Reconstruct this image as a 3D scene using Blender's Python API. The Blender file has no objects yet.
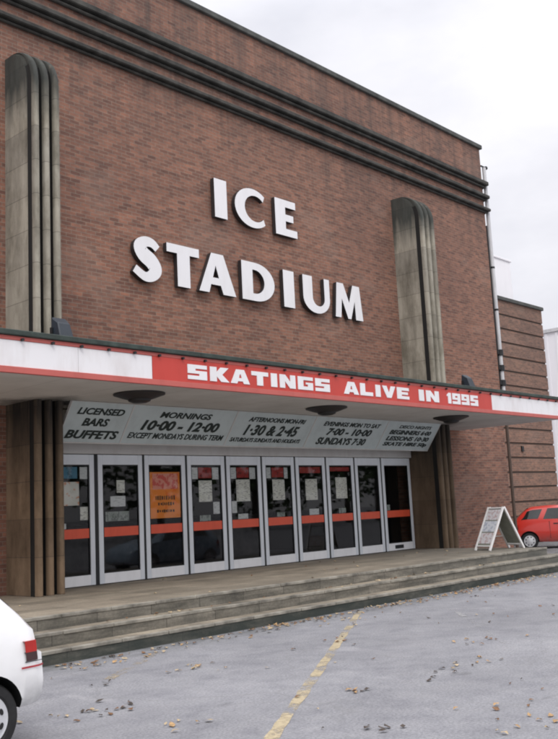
import bpy, bmesh, math, random
from mathutils import Vector, Matrix
random.seed(7)
R = math.radians
scene = bpy.context.scene
col = scene.collection

# ------------------------------------------------------------------ materials
def new_mat(name):
    m = bpy.data.materials.new(name); m.use_nodes = True
    nt = m.node_tree; nt.nodes.clear()
    out = nt.nodes.new('ShaderNodeOutputMaterial')
    b = nt.nodes.new('ShaderNodeBsdfPrincipled')
    nt.links.new(b.outputs[0], out.inputs[0])
    return m, nt, b, out
class NT:
    def __init__(s, nt): s.nt = nt
    def n(s, typ, **kw):
        x = s.nt.nodes.new(typ)
        for k, v in kw.items(): setattr(x, k, v)
        return x
    def l(s, a, b): s.nt.links.new(a, b)
    def val(s, sock, v): sock.default_value = v
    def noise(s, vec, scale, detail=4, rough=.55):
        x = s.n('ShaderNodeTexNoise'); x.inputs['Scale'].default_value = scale
        x.inputs['Detail'].default_value = detail; x.inputs['Roughness'].default_value = rough
        if vec: s.l(vec, x.inputs['Vector'])
        return x.outputs['Fac']
    def ramp(s, fac, stops):
        x = s.n('ShaderNodeValToRGB'); e = x.color_ramp.elements
        while len(e) < len(stops): e.new(.5)
        for el, (p, c) in zip(e, stops):
            el.position = p; el.color = (*c, 1) if len(c) == 3 else c
        s.l(fac, x.inputs[0]); return x.outputs[0]
    def mix(s, fac, a, b, mode='MIX'):
        x = s.n('ShaderNodeMix', data_type='RGBA', blend_type=mode)
        for sock, v in ((x.inputs[0], fac), (x.inputs[6], a), (x.inputs[7], b)):
            if hasattr(v, 'links'): s.l(v, sock)
            elif isinstance(v, (int, float)): sock.default_value = v
            else: sock.default_value = (*v, 1)
        return x.outputs[2]
    def math(s, op, a, b=0.0, clamp=False):
        x = s.n('ShaderNodeMath', operation=op); x.use_clamp = clamp
        for i, v in enumerate((a, b)):
            if hasattr(v, 'links'): s.l(v, x.inputs[i])
            else: x.inputs[i].default_value = v
        return x.outputs[0]
    def maprange(s, v, a, b, c=0, d=1):
        x = s.n('ShaderNodeMapRange'); s.l(v, x.inputs[0])
        for i, q in enumerate((a, b, c, d)): x.inputs[i + 1].default_value = q
        return x.outputs[0]
    def scale(s, vec, sc):
        x = s.n('ShaderNodeMapping'); s.l(vec, x.inputs[0]); x.inputs['Scale'].default_value = sc
        return x.outputs[0]
    def bump(s, h, b, strength=.3, dist=.02):
        x = s.n('ShaderNodeBump'); x.inputs['Strength'].default_value = strength; x.inputs['Distance'].default_value = dist
        s.l(h, x.inputs['Height']); s.l(x.outputs[0], b.inputs['Normal'])
    def pos(s):
        return s.n('ShaderNodeNewGeometry').outputs['Position']
    def xyz(s, v):
        x = s.n('ShaderNodeSeparateXYZ'); s.l(v, x.inputs[0]); return x.outputs

def plain(name, c, rough=.5, metal=0., vary=.12, scale=9., bump=0.):
    m, nt, b, o = new_mat(name); N = NT(nt); p = N.pos()
    f = N.noise(p, scale, 5, .6)
    lo = [x * (1 - vary) for x in c]; hi = [min(1, x * (1 + vary)) for x in c]
    N.l(N.ramp(f, [(.3, lo), (.7, hi)]), b.inputs['Base Color'])
    b.inputs['Roughness'].default_value = rough; b.inputs['Metallic'].default_value = metal
    if bump: N.bump(f, b, bump, .01)
    return m

def brick_mat(name, ca, cb, cm, dirt=1.0):
    m, nt, b, o = new_mat(name); N = NT(nt)
    uv = N.n('ShaderNodeUVMap').outputs[0]; p = N.pos()
    br = N.n('ShaderNodeTexBrick'); N.l(uv, br.inputs['Vector'])
    for k, v in (('Scale', 1), ('Brick Width', .225), ('Row Height', .075), ('Mortar Size', .007), ('Mortar Smooth', .3), ('Bias', -.1)):
        br.inputs[k].default_value = v
    br.inputs['Color1'].default_value = (*ca, 1); br.inputs['Color2'].default_value = (*cb, 1); br.inputs['Mortar'].default_value = (*cm, 1)
    c = br.outputs['Color']
    # whole-wall weathering, in runs along the courses
    f1 = N.noise(N.scale(uv, (.9, 6, 1)), 1.0, 6, .65)
    c = N.mix(1, c, N.ramp(f1, [(.28, (.80, .80, .80)), (.5, (1, 1, 1)), (.74, (1.18, 1.14, 1.1))]), 'MULTIPLY')
    f2 = N.noise(p, .28, 4, .55)
    c = N.mix(1, c, N.ramp(f2, [(.3, (.78, .76, .78)), (.6, (1.08, 1.03, 1.0))]), 'MULTIPLY')
    f3 = N.noise(N.scale(uv, (6, 14, 1)), 1.0, 3, .6)
    c = N.mix(1, c, N.ramp(f3, [(.3, (.78, .78, .80)), (.52, (1, 1, 1)), (.75, (1.28, 1.2, 1.12))]), 'MULTIPLY')
    # soot under the parapet and vertical run-off
    z = N.xyz(p)[2]
    st = N.noise(N.scale(p, (1.3, 1.3, .07)), 1.0, 5, .6)
    top = N.math('MULTIPLY', N.maprange(z, 6.5, 12.5, 0, .55), N.ramp(st, [(.35, (0, 0, 0)), (.7, (1, 1, 1))]), True)
    c = N.mix(N.math('MULTIPLY', top, dirt), c, (.075, .065, .06))
    rp = N.ramp(N.noise(N.scale(uv, (.55, .9, 1)), 1.0, 2, .4), [(.60, (0, 0, 0)), (.64, (1, 1, 1))])
    c = N.mix(N.math('MULTIPLY', rp, .16), c, (.34, .24, .19))
    ro = N.noise(N.scale(p, (3.5, 3.5, .16)), 1.0, 5, .65)
    rk = N.math('MULTIPLY', N.maprange(z, 8.6, 10.5, 0, .6), N.ramp(ro, [(.48, (0, 0, 0)), (.7, (1, 1, 1))]), True)
    c = N.mix(N.math('MULTIPLY', rk, dirt), c, (.06, .05, .045))
    N.l(c, b.inputs['Base Color']); b.inputs['Roughness'].default_value = .9
    N.bump(br.outputs['Fac'], b, -.35, .01)
    return m

M = {}
M['brick'] = brick_mat('brick', (.29, .143, .098), (.15, .077, .058), (.25, .20, .16))
M['brick_grey'] = brick_mat('brick_grey', (.27, .155, .11), (.165, .105, .08), (.25, .2, .165), .6)
M['joint'] = plain('joint', (.095, .068, .054), .95)

def stone_mat():
    m, nt, b, o = new_mat('fin_stone'); N = NT(nt); p = N.pos(); z = N.xyz(p)[2]
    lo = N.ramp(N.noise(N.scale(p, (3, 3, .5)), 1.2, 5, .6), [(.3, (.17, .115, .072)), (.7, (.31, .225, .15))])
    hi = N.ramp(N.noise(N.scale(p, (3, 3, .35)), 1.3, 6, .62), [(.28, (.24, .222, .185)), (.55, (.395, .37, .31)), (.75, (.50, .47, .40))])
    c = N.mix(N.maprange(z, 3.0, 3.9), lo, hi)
    # block joints every 0.62 m
    fr = N.math('FRACT', N.math('MULTIPLY', z, 1 / .62))
    j = N.math('LESS_THAN', fr, .022)
    blk = N.n('ShaderNodeTexWhiteNoise', noise_dimensions='1D')
    N.l(N.math('FLOOR', N.math('MULTIPLY', z, 1 / .62)), blk.inputs['W'])
    c = N.mix(1, c, N.ramp(blk.outputs['Value'], [(0, (.84, .83, .82)), (1, (1.12, 1.1, 1.06))]), 'MULTIPLY')
    c = N.mix(N.math('MULTIPLY', j, .5), c, (.07, .06, .05))
    bl = N.ramp(N.noise(N.scale(p, (1, 1, .45)), 1.9, 6, .7), [(.42, (1, 1, 1)), (.66, (.50, .49, .46))])
    c = N.mix(1, c, bl, 'MULTIPLY')
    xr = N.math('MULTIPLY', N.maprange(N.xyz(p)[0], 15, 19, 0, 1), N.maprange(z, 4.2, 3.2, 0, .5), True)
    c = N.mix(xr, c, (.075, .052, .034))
    # algae at the head, soot where it meets the canopy soffit
    st = N.noise(N.scale(p, (7, 7, .8)), 1.0, 5, .6)
    head = N.math('ADD', N.maprange(z, 8.0, 9.15, -.25, 1.15), N.math('MULTIPLY', N.math('SUBTRACT', st, .5), 1.5), True)
    c = N.mix(N.math('MULTIPLY', head, .9), c, N.ramp(st, [(.3, (.010, .013, .013)), (.7, (.034, .043, .040))]))
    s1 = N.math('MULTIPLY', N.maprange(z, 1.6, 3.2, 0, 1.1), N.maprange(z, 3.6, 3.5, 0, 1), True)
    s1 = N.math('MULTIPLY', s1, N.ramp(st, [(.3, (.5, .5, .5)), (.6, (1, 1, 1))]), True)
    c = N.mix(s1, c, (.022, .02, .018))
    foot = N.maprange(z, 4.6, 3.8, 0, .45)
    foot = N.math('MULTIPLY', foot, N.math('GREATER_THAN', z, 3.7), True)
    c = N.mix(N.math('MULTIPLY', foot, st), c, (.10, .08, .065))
    N.l(c, b.inputs['Base Color']); b.inputs['Roughness'].default_value = .9
    N.bump(N.noise(p, 22, 4), b, .25, .01)
    return m
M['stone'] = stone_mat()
M['groove_shade'] = plain('groove_shade', (.016, .015, .014), .95)  # shade inside the fin grooves painted in as near-black
M['course'] = plain('course', (.052, .050, .044), .85, 0, .6, 3.0, .5)
M['coping'] = plain('coping', (.075, .078, .072), .85, 0, .4, 3.0, .3)
M['lead'] = plain('lead', (.035, .05, .042), .7, 0, .5, 4.0, .2)

def soffit_mat():
    m, nt, b, o = new_mat('soffit'); N = NT(nt); p = N.pos(); x, y, z = N.xyz(p)
    c = N.ramp(N.noise(p, 1.1, 6, .6), [(.3, (.50, .48, .45)), (.7, (.64, .62, .59))])
    jl = N.math('LESS_THAN', N.math('FRACT', N.math('MULTIPLY', x, 1 / 1.22)), .012)
    c = N.mix(N.math('MULTIPLY', jl, .45), c, (.2, .19, .17))
    st = N.noise(p, 5, 6, .7)
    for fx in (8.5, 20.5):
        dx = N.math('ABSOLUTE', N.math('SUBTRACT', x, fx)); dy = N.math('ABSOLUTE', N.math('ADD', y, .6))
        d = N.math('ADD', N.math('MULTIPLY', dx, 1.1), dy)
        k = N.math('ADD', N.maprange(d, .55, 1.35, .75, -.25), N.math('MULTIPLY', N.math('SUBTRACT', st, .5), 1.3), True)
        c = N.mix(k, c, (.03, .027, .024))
    N.l(c, b.inputs['Base Color']); b.inputs['Roughness'].default_value = .8
    return m
M['soffit'] = soffit_mat()
def paint(name, c, rough=.4, dirt=(.5, .4, .35), amt=.35):
    m, nt, b, o = new_mat(name); N = NT(nt); p = N.pos()
    f = N.noise(N.scale(p, (2.5, 2.5, .7)), 1.5, 6, .65)
    k = N.ramp(f, [(.45, (0, 0, 0)), (.85, (1, 1, 1))])
    d = [a * q for a, q in zip(c, dirt)]
    N.l(N.mix(N.math('MULTIPLY', k, amt), c, d), b.inputs['Base Color'])
    b.inputs['Roughness'].default_value = rough
    return m
M['red'] = paint('banner_red', (.56, .055, .04), .45)
M['pinkred'] = paint('edge_red', (.52, .12, .10), .5)
M['white'] = paint('panel_white', (.84, .83, .84), .4)
M['letter'] = paint('letter_white', (.84, .83, .84), .4, (.6, .55, .5), .25)
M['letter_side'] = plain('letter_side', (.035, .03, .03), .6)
M['board'] = paint('board_grey', (.53, .60, .61), .55, (.6, .6, .6), .5)
M['ink'] = plain('ink', (.012, .022, .02), .6)
M['alu'] = paint('aluminium', (.76, .80, .85), .42, (.6, .6, .62), .35)
M['alu_white'] = paint('kick_white', (.90, .91, .93), .42, (.55, .55, .55), .4)
M['seal'] = plain('seal', (.02, .022, .025), .7)
M['header'] = paint('header', (.62, .61, .6), .6)
M['band'] = paint('band_red', (.74, .10, .045), .45)
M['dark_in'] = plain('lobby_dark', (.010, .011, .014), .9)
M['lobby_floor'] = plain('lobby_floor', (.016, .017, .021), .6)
M['lobby_mid'] = plain('lobby_mid', (.05, .042, .04), .8, 0, .6, 3)
M['black'] = plain('black', (.012, .012, .013), .5)
M['lamp'] = plain('lamp_dark', (.018, .015, .015), .5)
M['pipe'] = paint('pipe_white', (.62, .62, .63), .5, (.4, .4, .38), .6)
M['cladding'] = paint('cladding', (.88, .87, .9), .6, (.85, .85, .85), .3)
M['plant'] = paint('plant_room', (.90, .89, .91), .6, (.8, .78, .78), .4)
M['flat_roof'] = plain('flat_roof', (.10, .10, .10), .95)
M['flood'] = plain('flood', (.014, .022, .032), .5)
M['yellow'] = None

def glass_mat():
    m = bpy.data.materials.new('door_glass'); m.use_nodes = True; nt = m.node_tree; nt.nodes.clear(); N = NT(nt)
    o = N.n('ShaderNodeOutputMaterial'); t = N.n('ShaderNodeBsdfTransparent'); g = N.n('ShaderNodeBsdfGlossy')
    t.inputs[0].default_value = (.92, .95, .96, 1); g.inputs['Roughness'].default_value = .02
    f = N.n('ShaderNodeFresnel'); f.inputs[0].default_value = 1.5
    mx = N.n('ShaderNodeMixShader'); N.l(N.math('MULTIPLY', f.outputs[0], .95, True), mx.inputs[0]); N.l(t.outputs[0], mx.inputs[1]); N.l(g.outputs[0], mx.inputs[2])
    N.l(mx.outputs[0], o.inputs[0]); return m
M['glass'] = glass_mat()

def paper(name, base, ink, scale=(16, 16, 26), thr=.56, amt=.8):
    m, nt, b, o = new_mat(name); N = NT(nt); p = N.pos()
    f = N.noise(N.scale(p, scale), 1.0, 3, .6)
    k = N.ramp(f, [(thr, (0, 0, 0)), (thr + .06, (1, 1, 1))])
    N.l(N.mix(N.math('MULTIPLY', k, amt), base, ink), b.inputs['Base Color']); b.inputs['Roughness'].default_value = .7
    return m
M['paper'] = paper('paper', (.80, .77, .68), (.22, .19, .18), (12, 12, 58), .54, .7)
M['paper_plain'] = paper('paper_plain', (.72, .71, .68), (.40, .38, .37), (10, 10, 62), .55)
M['paper_orange_art'] = paper('paper_art', (.72, .68, .60), (.70, .26, .10), (7, 7, 7), .55)
M['panel_blue'] = paper('panel_blue', (.10, .25, .34), (.05, .12, .16), (5, 5, 5))
M['paper_red'] = paper('paper_red', (.40, .035, .03), (.16, .02, .02), (14, 14, 14), .55)
M['paper_grey'] = paper('paper_grey', (.38, .40, .36), (.16, .17, .15), (14, 14, 9), .5)
M['orange'] = paper('orange', (.95, .32, .055), (.9, .22, .03), (6, 6, 6))
M['salmon'] = paper('salmon', (.85, .38, .28), (.72, .10, .08), (9, 9, 9), .48)
M['photo'] = paper('photo', (.66, .64, .66), (.42, .22, .20), (13, 13, 13), .52, .6)
M['photo_blue'] = paper('photo_blue', (.66, .68, .72), (.25, .30, .42), (13, 13, 13), .52, .6)

def asphalt():
    m, nt, b, o = new_mat('asphalt'); N = NT(nt); p = N.pos()
    c = N.ramp(N.noise(p, .35, 5, .6), [(.3, (.20, .201, .213)), (.7, (.285, .286, .30))])
    f2 = N.noise(p, 3.2, 6, .65)
    c = N.mix(1, c, N.ramp(f2, [(.3, (.78, .78, .8)), (.5, (1, 1, 1)), (.72, (1.13, 1.12, 1.1))]), 'MULTIPLY')
    f3 = N.noise(p, 42, 3, .7)
    c = N.mix(1, c, N.ramp(f3, [(.3, (.62, .62, .64)), (.5, (1, 1, 1)), (.7, (1.3, 1.3, 1.3))]), 'MULTIPLY')
    # damp dark patches, worn pale smears
    k = N.ramp(N.noise(N.scale(p, (.5, 1.2, 1)), 1.3, 5, .62), [(.6, (0, 0, 0)), (.74, (1, 1, 1))])
    c = N.mix(N.math('MULTIPLY', k, .3), c, (.17, .17, .18))
    k2 = N.ramp(N.noise(N.scale(p, (1.1, .4, 1)), 1.7, 5, .62), [(.62, (0, 0, 0)), (.72, (1, 1, 1))])
    c = N.mix(N.math('MULTIPLY', k2, .3), c, (.46, .45, .46))
    k3 = N.ramp(N.noise(N.scale(p, (1.6, 1.9, 1)), 1.1, 4, .6), [(.66, (0, 0, 0)), (.74, (1, 1, 1))])
    c = N.mix(N.math('MULTIPLY', k3, .45), c, (.09, .09, .095))
    k4 = N.ramp(N.noise(N.scale(p, (.12, 1.1, 1)), 1.0, 5, .6), [(.42, (0, 0, 0)), (.68, (1, 1, 1))])
    c = N.mix(N.math('MULTIPLY', k4, .28), c, (.16, .16, .175))
    # cracks
    v = N.n('ShaderNodeTexVoronoi', feature='DISTANCE_TO_EDGE'); v.inputs['Scale'].default_value = .45
    wv = N.n('ShaderNodeVectorMath', operation='ADD'); N.l(p, wv.inputs[0])
    nz = N.n('ShaderNodeTexNoise'); nz.inputs['Scale'].default_value = 1.4; nz.inputs['Detail'].default_value = 5; N.l(p, nz.inputs['Vector']); N.l(nz.outputs['Color'], wv.inputs[1])
    N.l(wv.outputs[0], v.inputs['Vector'])
    cr = N.math('MULTIPLY', N.math('LESS_THAN', v.outputs['Distance'], .012), N.ramp(f2, [(.4, (0, 0, 0)), (.6, (1, 1, 1))]))
    c = N.mix(N.math('MULTIPLY', cr, .22), c, (.12, .12, .12))
    # grime along the foot of the steps
    y = N.xyz(p)[1]
    g = N.math('MULTIPLY', N.maprange(y, -5.1, -4.4, 0, .75), N.ramp(N.noise(N.scale(p, (1, 3, 1)), 2.2, 5, .65), [(.35, (0, 0, 0)), (.65, (1, 1, 1))]), True)
    c = N.mix(g, c, (.055, .06, .05))
    N.l(c, b.inputs['Base Color']); b.inputs['Roughness'].default_value = .85
    N.bump(f3, b, .4, .01)
    return m
M['asphalt'] = asphalt()

def worn(name, c, thr):
    m = bpy.data.materials.new(name); m.use_nodes = True; nt = m.node_tree; nt.nodes.clear(); N = NT(nt)
    o = N.n('ShaderNodeOutputMaterial'); b = N.n('ShaderNodeBsdfPrincipled'); t = N.n('ShaderNodeBsdfTransparent')
    p = N.pos(); f = N.math('ADD', N.math('MULTIPLY', N.noise(p, 2.1, 3, .5), .6), N.math('MULTIPLY', N.noise(p, 17, 5, .7), .4))
    N.l(N.ramp(N.noise(p, 20, 4, .6), [(.3, [x * .7 for x in c]), (.6, c)]), b.inputs['Base Color']); b.inputs['Roughness'].default_value = .8
    mx = N.n('ShaderNodeMixShader'); N.l(N.ramp(f, [(thr - .02, (0, 0, 0)), (thr + .10, (.85, .85, .85))]), mx.inputs[0])
    N.l(t.outputs[0], mx.inputs[1]); N.l(b.outputs[0], mx.inputs[2]); N.l(mx.outputs[0], o.inputs[0]); return m
M['yellow'] = worn('yellow_paint', (.54, .45, .29), .44)
M['yellow_faint'] = worn('yellow_faint', (.46, .38, .26), .50)
M['white_faint'] = worn('white_faint', (.42, .42, .42), .50)

def step_mat():
    m, nt, b, o = new_mat('step_stone'); N = NT(nt); p = N.pos(); x, y, z = N.xyz(p)
    nz = N.xyz(N.n('ShaderNodeNewGeometry').outputs['Normal'])[2]
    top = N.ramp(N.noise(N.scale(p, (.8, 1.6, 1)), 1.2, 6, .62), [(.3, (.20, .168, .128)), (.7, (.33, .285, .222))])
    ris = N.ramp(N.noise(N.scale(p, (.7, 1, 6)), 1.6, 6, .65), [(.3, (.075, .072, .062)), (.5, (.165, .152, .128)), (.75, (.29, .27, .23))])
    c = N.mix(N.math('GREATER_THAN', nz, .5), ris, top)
    c = N.mix(1, c, N.ramp(N.noise(p, 26, 4, .7), [(.3, (.78, .78, .78)), (.7, (1.2, 1.2, 1.18))]), 'MULTIPLY')
    gm = N.ramp(N.noise(N.scale(p, (.9, 1, 2.5)), 1.7, 6, .68), [(.46, (0, 0, 0)), (.68, (1, 1, 1))])
    gm = N.math('MULTIPLY', gm, N.maprange(y, -3.5, -3.8, .25, .65))
    c = N.mix(gm, c, (.055, .055, .048))
    # slab joints along x
    fr = N.math('FRACT', N.math('MULTIPLY', x, 1 / .92)); j = N.math('LESS_THAN', fr, .014)
    c = N.mix(N.math('MULTIPLY', j, .7), c, (.05, .045, .04))
    blk = N.n('ShaderNodeTexWhiteNoise', noise_dimensions='2D')
    cx = N.n('ShaderNodeCombineXYZ'); N.l(N.math('FLOOR', N.math('MULTIPLY', x, 1 / .92)), cx.inputs[0]); N.l(N.math('FLOOR', N.math('MULTIPLY', y, 3)), cx.inputs[1]); N.l(cx.outputs[0], blk.inputs['Vector'])
    c = N.mix(1, c, N.ramp(blk.outputs['Value'], [(0, (.8, .8, .78)), (1, (1.15, 1.14, 1.12))]), 'MULTIPLY')
    # damp grey to the right
    c = N.mix(N.maprange(x, 14, 20, 0, .45), c, (.13, .135, .125))
    # algae on the lowest riser
    al = N.math('MULTIPLY', N.maprange(z, -.335, -.36, 0, 1), N.ramp(N.noise(N.scale(p, (1, 1, 3)), 2.2, 5, .6), [(.3, (.55, .55, .55)), (.55, (1, 1, 1))]), True)
    c = N.mix(al, c, (.035, .042, .036))
    N.l(c, b.inputs['Base Color']); b.inputs['Roughness'].default_value = .85
    N.bump(N.noise(p, 30, 4), b, .3, .01)
    return m
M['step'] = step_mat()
M['nosing'] = plain('nosing', (.235, .22, .185), .85, 0, .6, 3.2, .2)

def car_paint(name, c):
    m, nt, b, o = new_mat(name); N = NT(nt)
    f = N.noise(N.pos(), 6, 4)
    base = N.ramp(f, [(.3, [x * .94 for x in c]), (.7, c)])
    zc = N.xyz(N.pos())[2]; gr = N.math('MULTIPLY', N.maprange(zc, .05, -.25, 0, .6), N.ramp(N.noise(N.pos(), 11, 5, .7), [(.3, (.2, .2, .2)), (.7, (1, 1, 1))]), True)
    N.l(N.mix(gr, base, (.20, .19, .18)), b.inputs['Base Color'])
    b.inputs['Roughness'].default_value = .3; b.inputs['Coat Weight'].default_value = .6; b.inputs['Coat Roughness'].default_value = .08
    return m
M['car_white'] = car_paint('car_white', (.86, .86, .86))
M['car_red'] = car_paint('car_red', (.62, .035, .022))
m, nt, b, o = new_mat('car_glass'); NN = NT(nt); NN.l(NN.ramp(NN.noise(NN.pos(), 2), [(.3, (.01, .012, .012)), (.7, (.025, .03, .03))]), b.inputs['Base Color']); b.inputs['Roughness'].default_value = .05
M['car_glass'] = m
M['tyre'] = plain('tyre', (.014, .014, .015), .8, 0, .3, 20)
M['hub'] = plain('hub', (.62, .63, .65), .35, .2)
M['tail_red'] = plain('tail_red', (.45, .025, .02), .2)
M['tail_dark'] = plain('tail_dark', (.06, .03, .03), .2)
M['trim'] = plain('trim', (.02, .02, .022), .6)
M['pinstripe'] = plain('pinstripe', (.40, .04, .05), .4)
M['timber_white'] = paint('timber_white', (.82, .81, .8), .5)
M['ab_inside'] = plain('ab_inside', (.25, .26, .22), .7)
LEAFM = [plain('leaf_a', (.38, .24, .11), .7, 0, .4, 30), plain('leaf_b', (.40, .31, .19), .7, 0, .4, 30), plain('leaf_c', (.17, .085, .035), .7, 0, .4, 30), plain('leaf_d', (.06, .045, .035), .7, 0, .4, 30)]

# ------------------------------------------------------------------ mesh helpers
def tag(o, label=None, cat=None, group=None, kind=None):
    if label: o['label'] = label
    if cat: o['category'] = cat
    if group: o['group'] = group
    if kind: o['kind'] = kind
    return o
def link(name, me, parent=None):
    o = bpy.data.objects.new(name, me); col.objects.link(o)
    if parent: o.parent = parent
    return o
def empty(name, loc=(0, 0, 0), rz=0):
    o = bpy.data.objects.new(name, None); col.objects.link(o); o.location = loc; o.rotation_euler[2] = rz
    o.empty_display_size = .2
    return o
class MB:
    def __init__(s): s.v = []; s.f = []; s.mi = []
    def face(s, pts, mi=0):
        b = len(s.v); s.v += [tuple(p) for p in pts]; s.f.append(tuple(range(b, b + len(pts)))); s.mi.append(mi); return s
    def box(s, x0, x1, y0, y1, z0, z1, mi=0):
        b = len(s.v)
        s.v += [(x0, y0, z0), (x1, y0, z0), (x1, y1, z0), (x0, y1, z0), (x0, y0, z1), (x1, y0, z1), (x1, y1, z1), (x0, y1, z1)]
        for f in ((0, 3, 2, 1), (4, 5, 6, 7), (0, 1, 5, 4), (1, 2, 6, 5), (2, 3, 7, 6), (3, 0, 4, 7)):
            s.f.append(tuple(b + i for i in f)); s.mi.append(mi)
        return s
    def bar(s, a, b_, w, h, mi=0, up=(0, 0, 1)):
        a = Vector(a); b_ = Vector(b_); d = (b_ - a).normalized(); u = Vector(up)
        sd = d.cross(u).normalized() * w / 2; uu = sd.cross(d).normalized() * h / 2
        b = len(s.v)
        for q in (a, b_):
            s.v += [tuple(q - sd - uu), tuple(q + sd - uu), tuple(q + sd + uu), tuple(q - sd + uu)]
        for f in ((0, 3, 2, 1), (4, 5, 6, 7), (0, 1, 5, 4), (1, 2, 6, 5), (2, 3, 7, 6), (3, 0, 4, 7)):
            s.f.append(tuple(b + i for i in f)); s.mi.append(mi)
        return s
    def lathe(s, prof, center=(0, 0, 0), axis='z', n=24, mi=0):
        b = len(s.v)
        for (r, h) in prof:
            for i in range(n):
                a = 2 * math.pi * i / n; c, d = r * math.cos(a), r * math.sin(a)
                p = {'z': (c, d, h), 'y': (c, h, d), 'x': (h, c, d)}[axis]
                s.v.append((p[0] + center[0], p[1] + center[1], p[2] + center[2]))
        for k in range(len(prof) - 1):
            for i in range(n):
                j = (i + 1) % n
                s.f.append((b + k * n + i, b + k * n + j, b + (k + 1) * n + j, b + (k + 1) * n + i)); s.mi.append(mi)
        s.f.append(tuple(b + i for i in range(n))[::-1]); s.mi.append(mi)
        s.f.append(tuple(b + (len(prof) - 1) * n + i for i in range(n))); s.mi.append(mi)
        return s
    def tube(s, pts, r, n=10, mi=0):
        for a, b_ in zip(pts[:-1], pts[1:]):
            a = Vector(a); b_ = Vector(b_); d = (b_ - a); q = d.to_track_quat('Z', 'Y'); base = len(s.v)
            for p in (a, b_):
                for i in range(n):
                    t = 2 * math.pi * i / n
                    s.v.append(tuple(p + q @ Vector((r * math.cos(t), r * math.sin(t), 0))))
            for i in range(n):
                j = (i + 1) % n
                s.f.append((base + i, base + j, base + n + j, base + n + i)); s.mi.append(mi)
            s.f.append(tuple(base + i for i in range(n))[::-1]); s.mi.append(mi)
            s.f.append(tuple(base + n + i for i in range(n))); s.mi.append(mi)
        return s
    def build(s, name, mats, parent=None, bevel=0, smooth=False, fixn=True):
        me = bpy.data.meshes.new(name); me.from_pydata(s.v, [], s.f)
        if not isinstance(mats, (list, tuple)): mats = [mats]
        for m_ in mats: me.materials.append(m_)
        for p, i in zip(me.polygons, s.mi): p.material_index = i
        finish(me, bevel, smooth, fixn)
        return link(name, me, parent)
def finish(me, bevel=0, smooth=False, fixn=True):
    bm = bmesh.new(); bm.from_mesh(me)
    bmesh.ops.remove_doubles(bm, verts=bm.verts, dist=1e-5)
    if fixn: bmesh.ops.recalc_face_normals(bm, faces=bm.faces)
    if bevel:
        es = [e for e in bm.edges if len(e.link_faces) == 2 and e.calc_face_angle(0) > .5]
        bmesh.ops.bevel(bm, geom=es, offset=bevel, segments=1, affect='EDGES', profile=.5)
    uvl = bm.loops.layers.uv.new('UVMap')
    for f in bm.faces:
        n = f.normal; ax = max(range(3), key=lambda i: abs(n[i]))
        for l in f.loops:
            c = l.vert.co
            l[uvl].uv = (c.y, c.z) if ax == 0 else ((c.x, c.z) if ax == 1 else (c.x, c.y))
        f.smooth = smooth
    bm.to_mesh(me); bm.free()
    if smooth: me.set_sharp_from_angle(angle=R(38))
def flat_shape(polys, depth, name, mats, mw, parent=None, bev=0.0):
    """filled 2-D outlines (holes included) extruded by depth, face -> mats[0], sides -> mats[1]"""
    cu = bpy.data.curves.new(name, 'CURVE'); cu.dimensions = '2D'; cu.fill_mode = 'BOTH'; cu.extrude = depth / 2; cu.bevel_depth = bev
    for pl in polys:
        sp = cu.splines.new('POLY'); sp.points.add(len(pl) - 1); sp.use_cyclic_u = True
        for q, pt in zip(sp.points, pl): q.co = (pt[0], pt[1], 0, 1)
    return curve_to_mesh(cu, name, mats, mw, parent)
def curve_to_mesh(cu, name, mats, mw, parent):
    t = bpy.data.objects.new('tmp', cu); col.objects.link(t)
    bpy.context.view_layer.update()
    dg = bpy.context.evaluated_depsgraph_get()
    me = bpy.data.meshes.new_from_object(t.evaluated_get(dg), preserve_all_data_layers=False, depsgraph=dg)
    bpy.data.objects.remove(t); bpy.data.curves.remove(cu)
    me.name = name; me.materials.clear()
    for m_ in mats: me.materials.append(m_)
    if len(mats) > 1:
        for p in me.polygons: p.material_index = 0 if p.normal.z > .9 else 1
    else:
        for p in me.polygons: p.material_index = 0
    me.transform(mw); finish(me, fixn=False)
    return link(name, me, parent)
def text_line(body, height, width, mw, mat, parent, name='lettering', shear=.22, bold=.012, depth=.006):
    cu = bpy.data.curves.new('t', 'FONT'); cu.body = body; cu.align_x = 'CENTER'; cu.shear = shear; cu.offset = bold; cu.size = 1.0
    cu.extrude = depth / 2; cu.resolution_u = 3
    t = bpy.data.objects.new('tmp', cu); col.objects.link(t); bpy.context.view_layer.update()
    dg = bpy.context.evaluated_depsgraph_get()
    me = bpy.data.meshes.new_from_object(t.evaluated_get(dg), depsgraph=dg)
    bpy.data.objects.remove(t); bpy.data.curves.remove(cu)
    xs = [v.co.x for v in me.vertices]; ys = [v.co.y for v in me.vertices]
    cx = (min(xs) + max(xs)) / 2; sx = width / (max(xs) - min(xs)); y0 = min(ys); sy = height / (max(ys) - y0)
    for v in me.vertices: v.co.x = (v.co.x - cx) * sx; v.co.y = (v.co.y - y0) * sy
    me.materials.clear(); me.materials.append(mat); me.transform(mw); me.name = name; finish(me, fixn=False)
    return link(name, me, parent)
FACE = Matrix.Rotation(R(90), 4, 'X')       # local x,y -> world x,z ; local z -> world -y

# ------------------------------------------------------------------ ground, markings, steps
G = -.5
me = bpy.data.meshes.new('ground')
bm = bmesh.new(); bmesh.ops.create_circle(bm, cap_ends=True, radius=900, segments=64); bm.to_mesh(me); bm.free()
me.materials.append(M['asphalt']); g = link('ground', me); g.location = (12, -10, G); tag(g, kind='structure')

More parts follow.
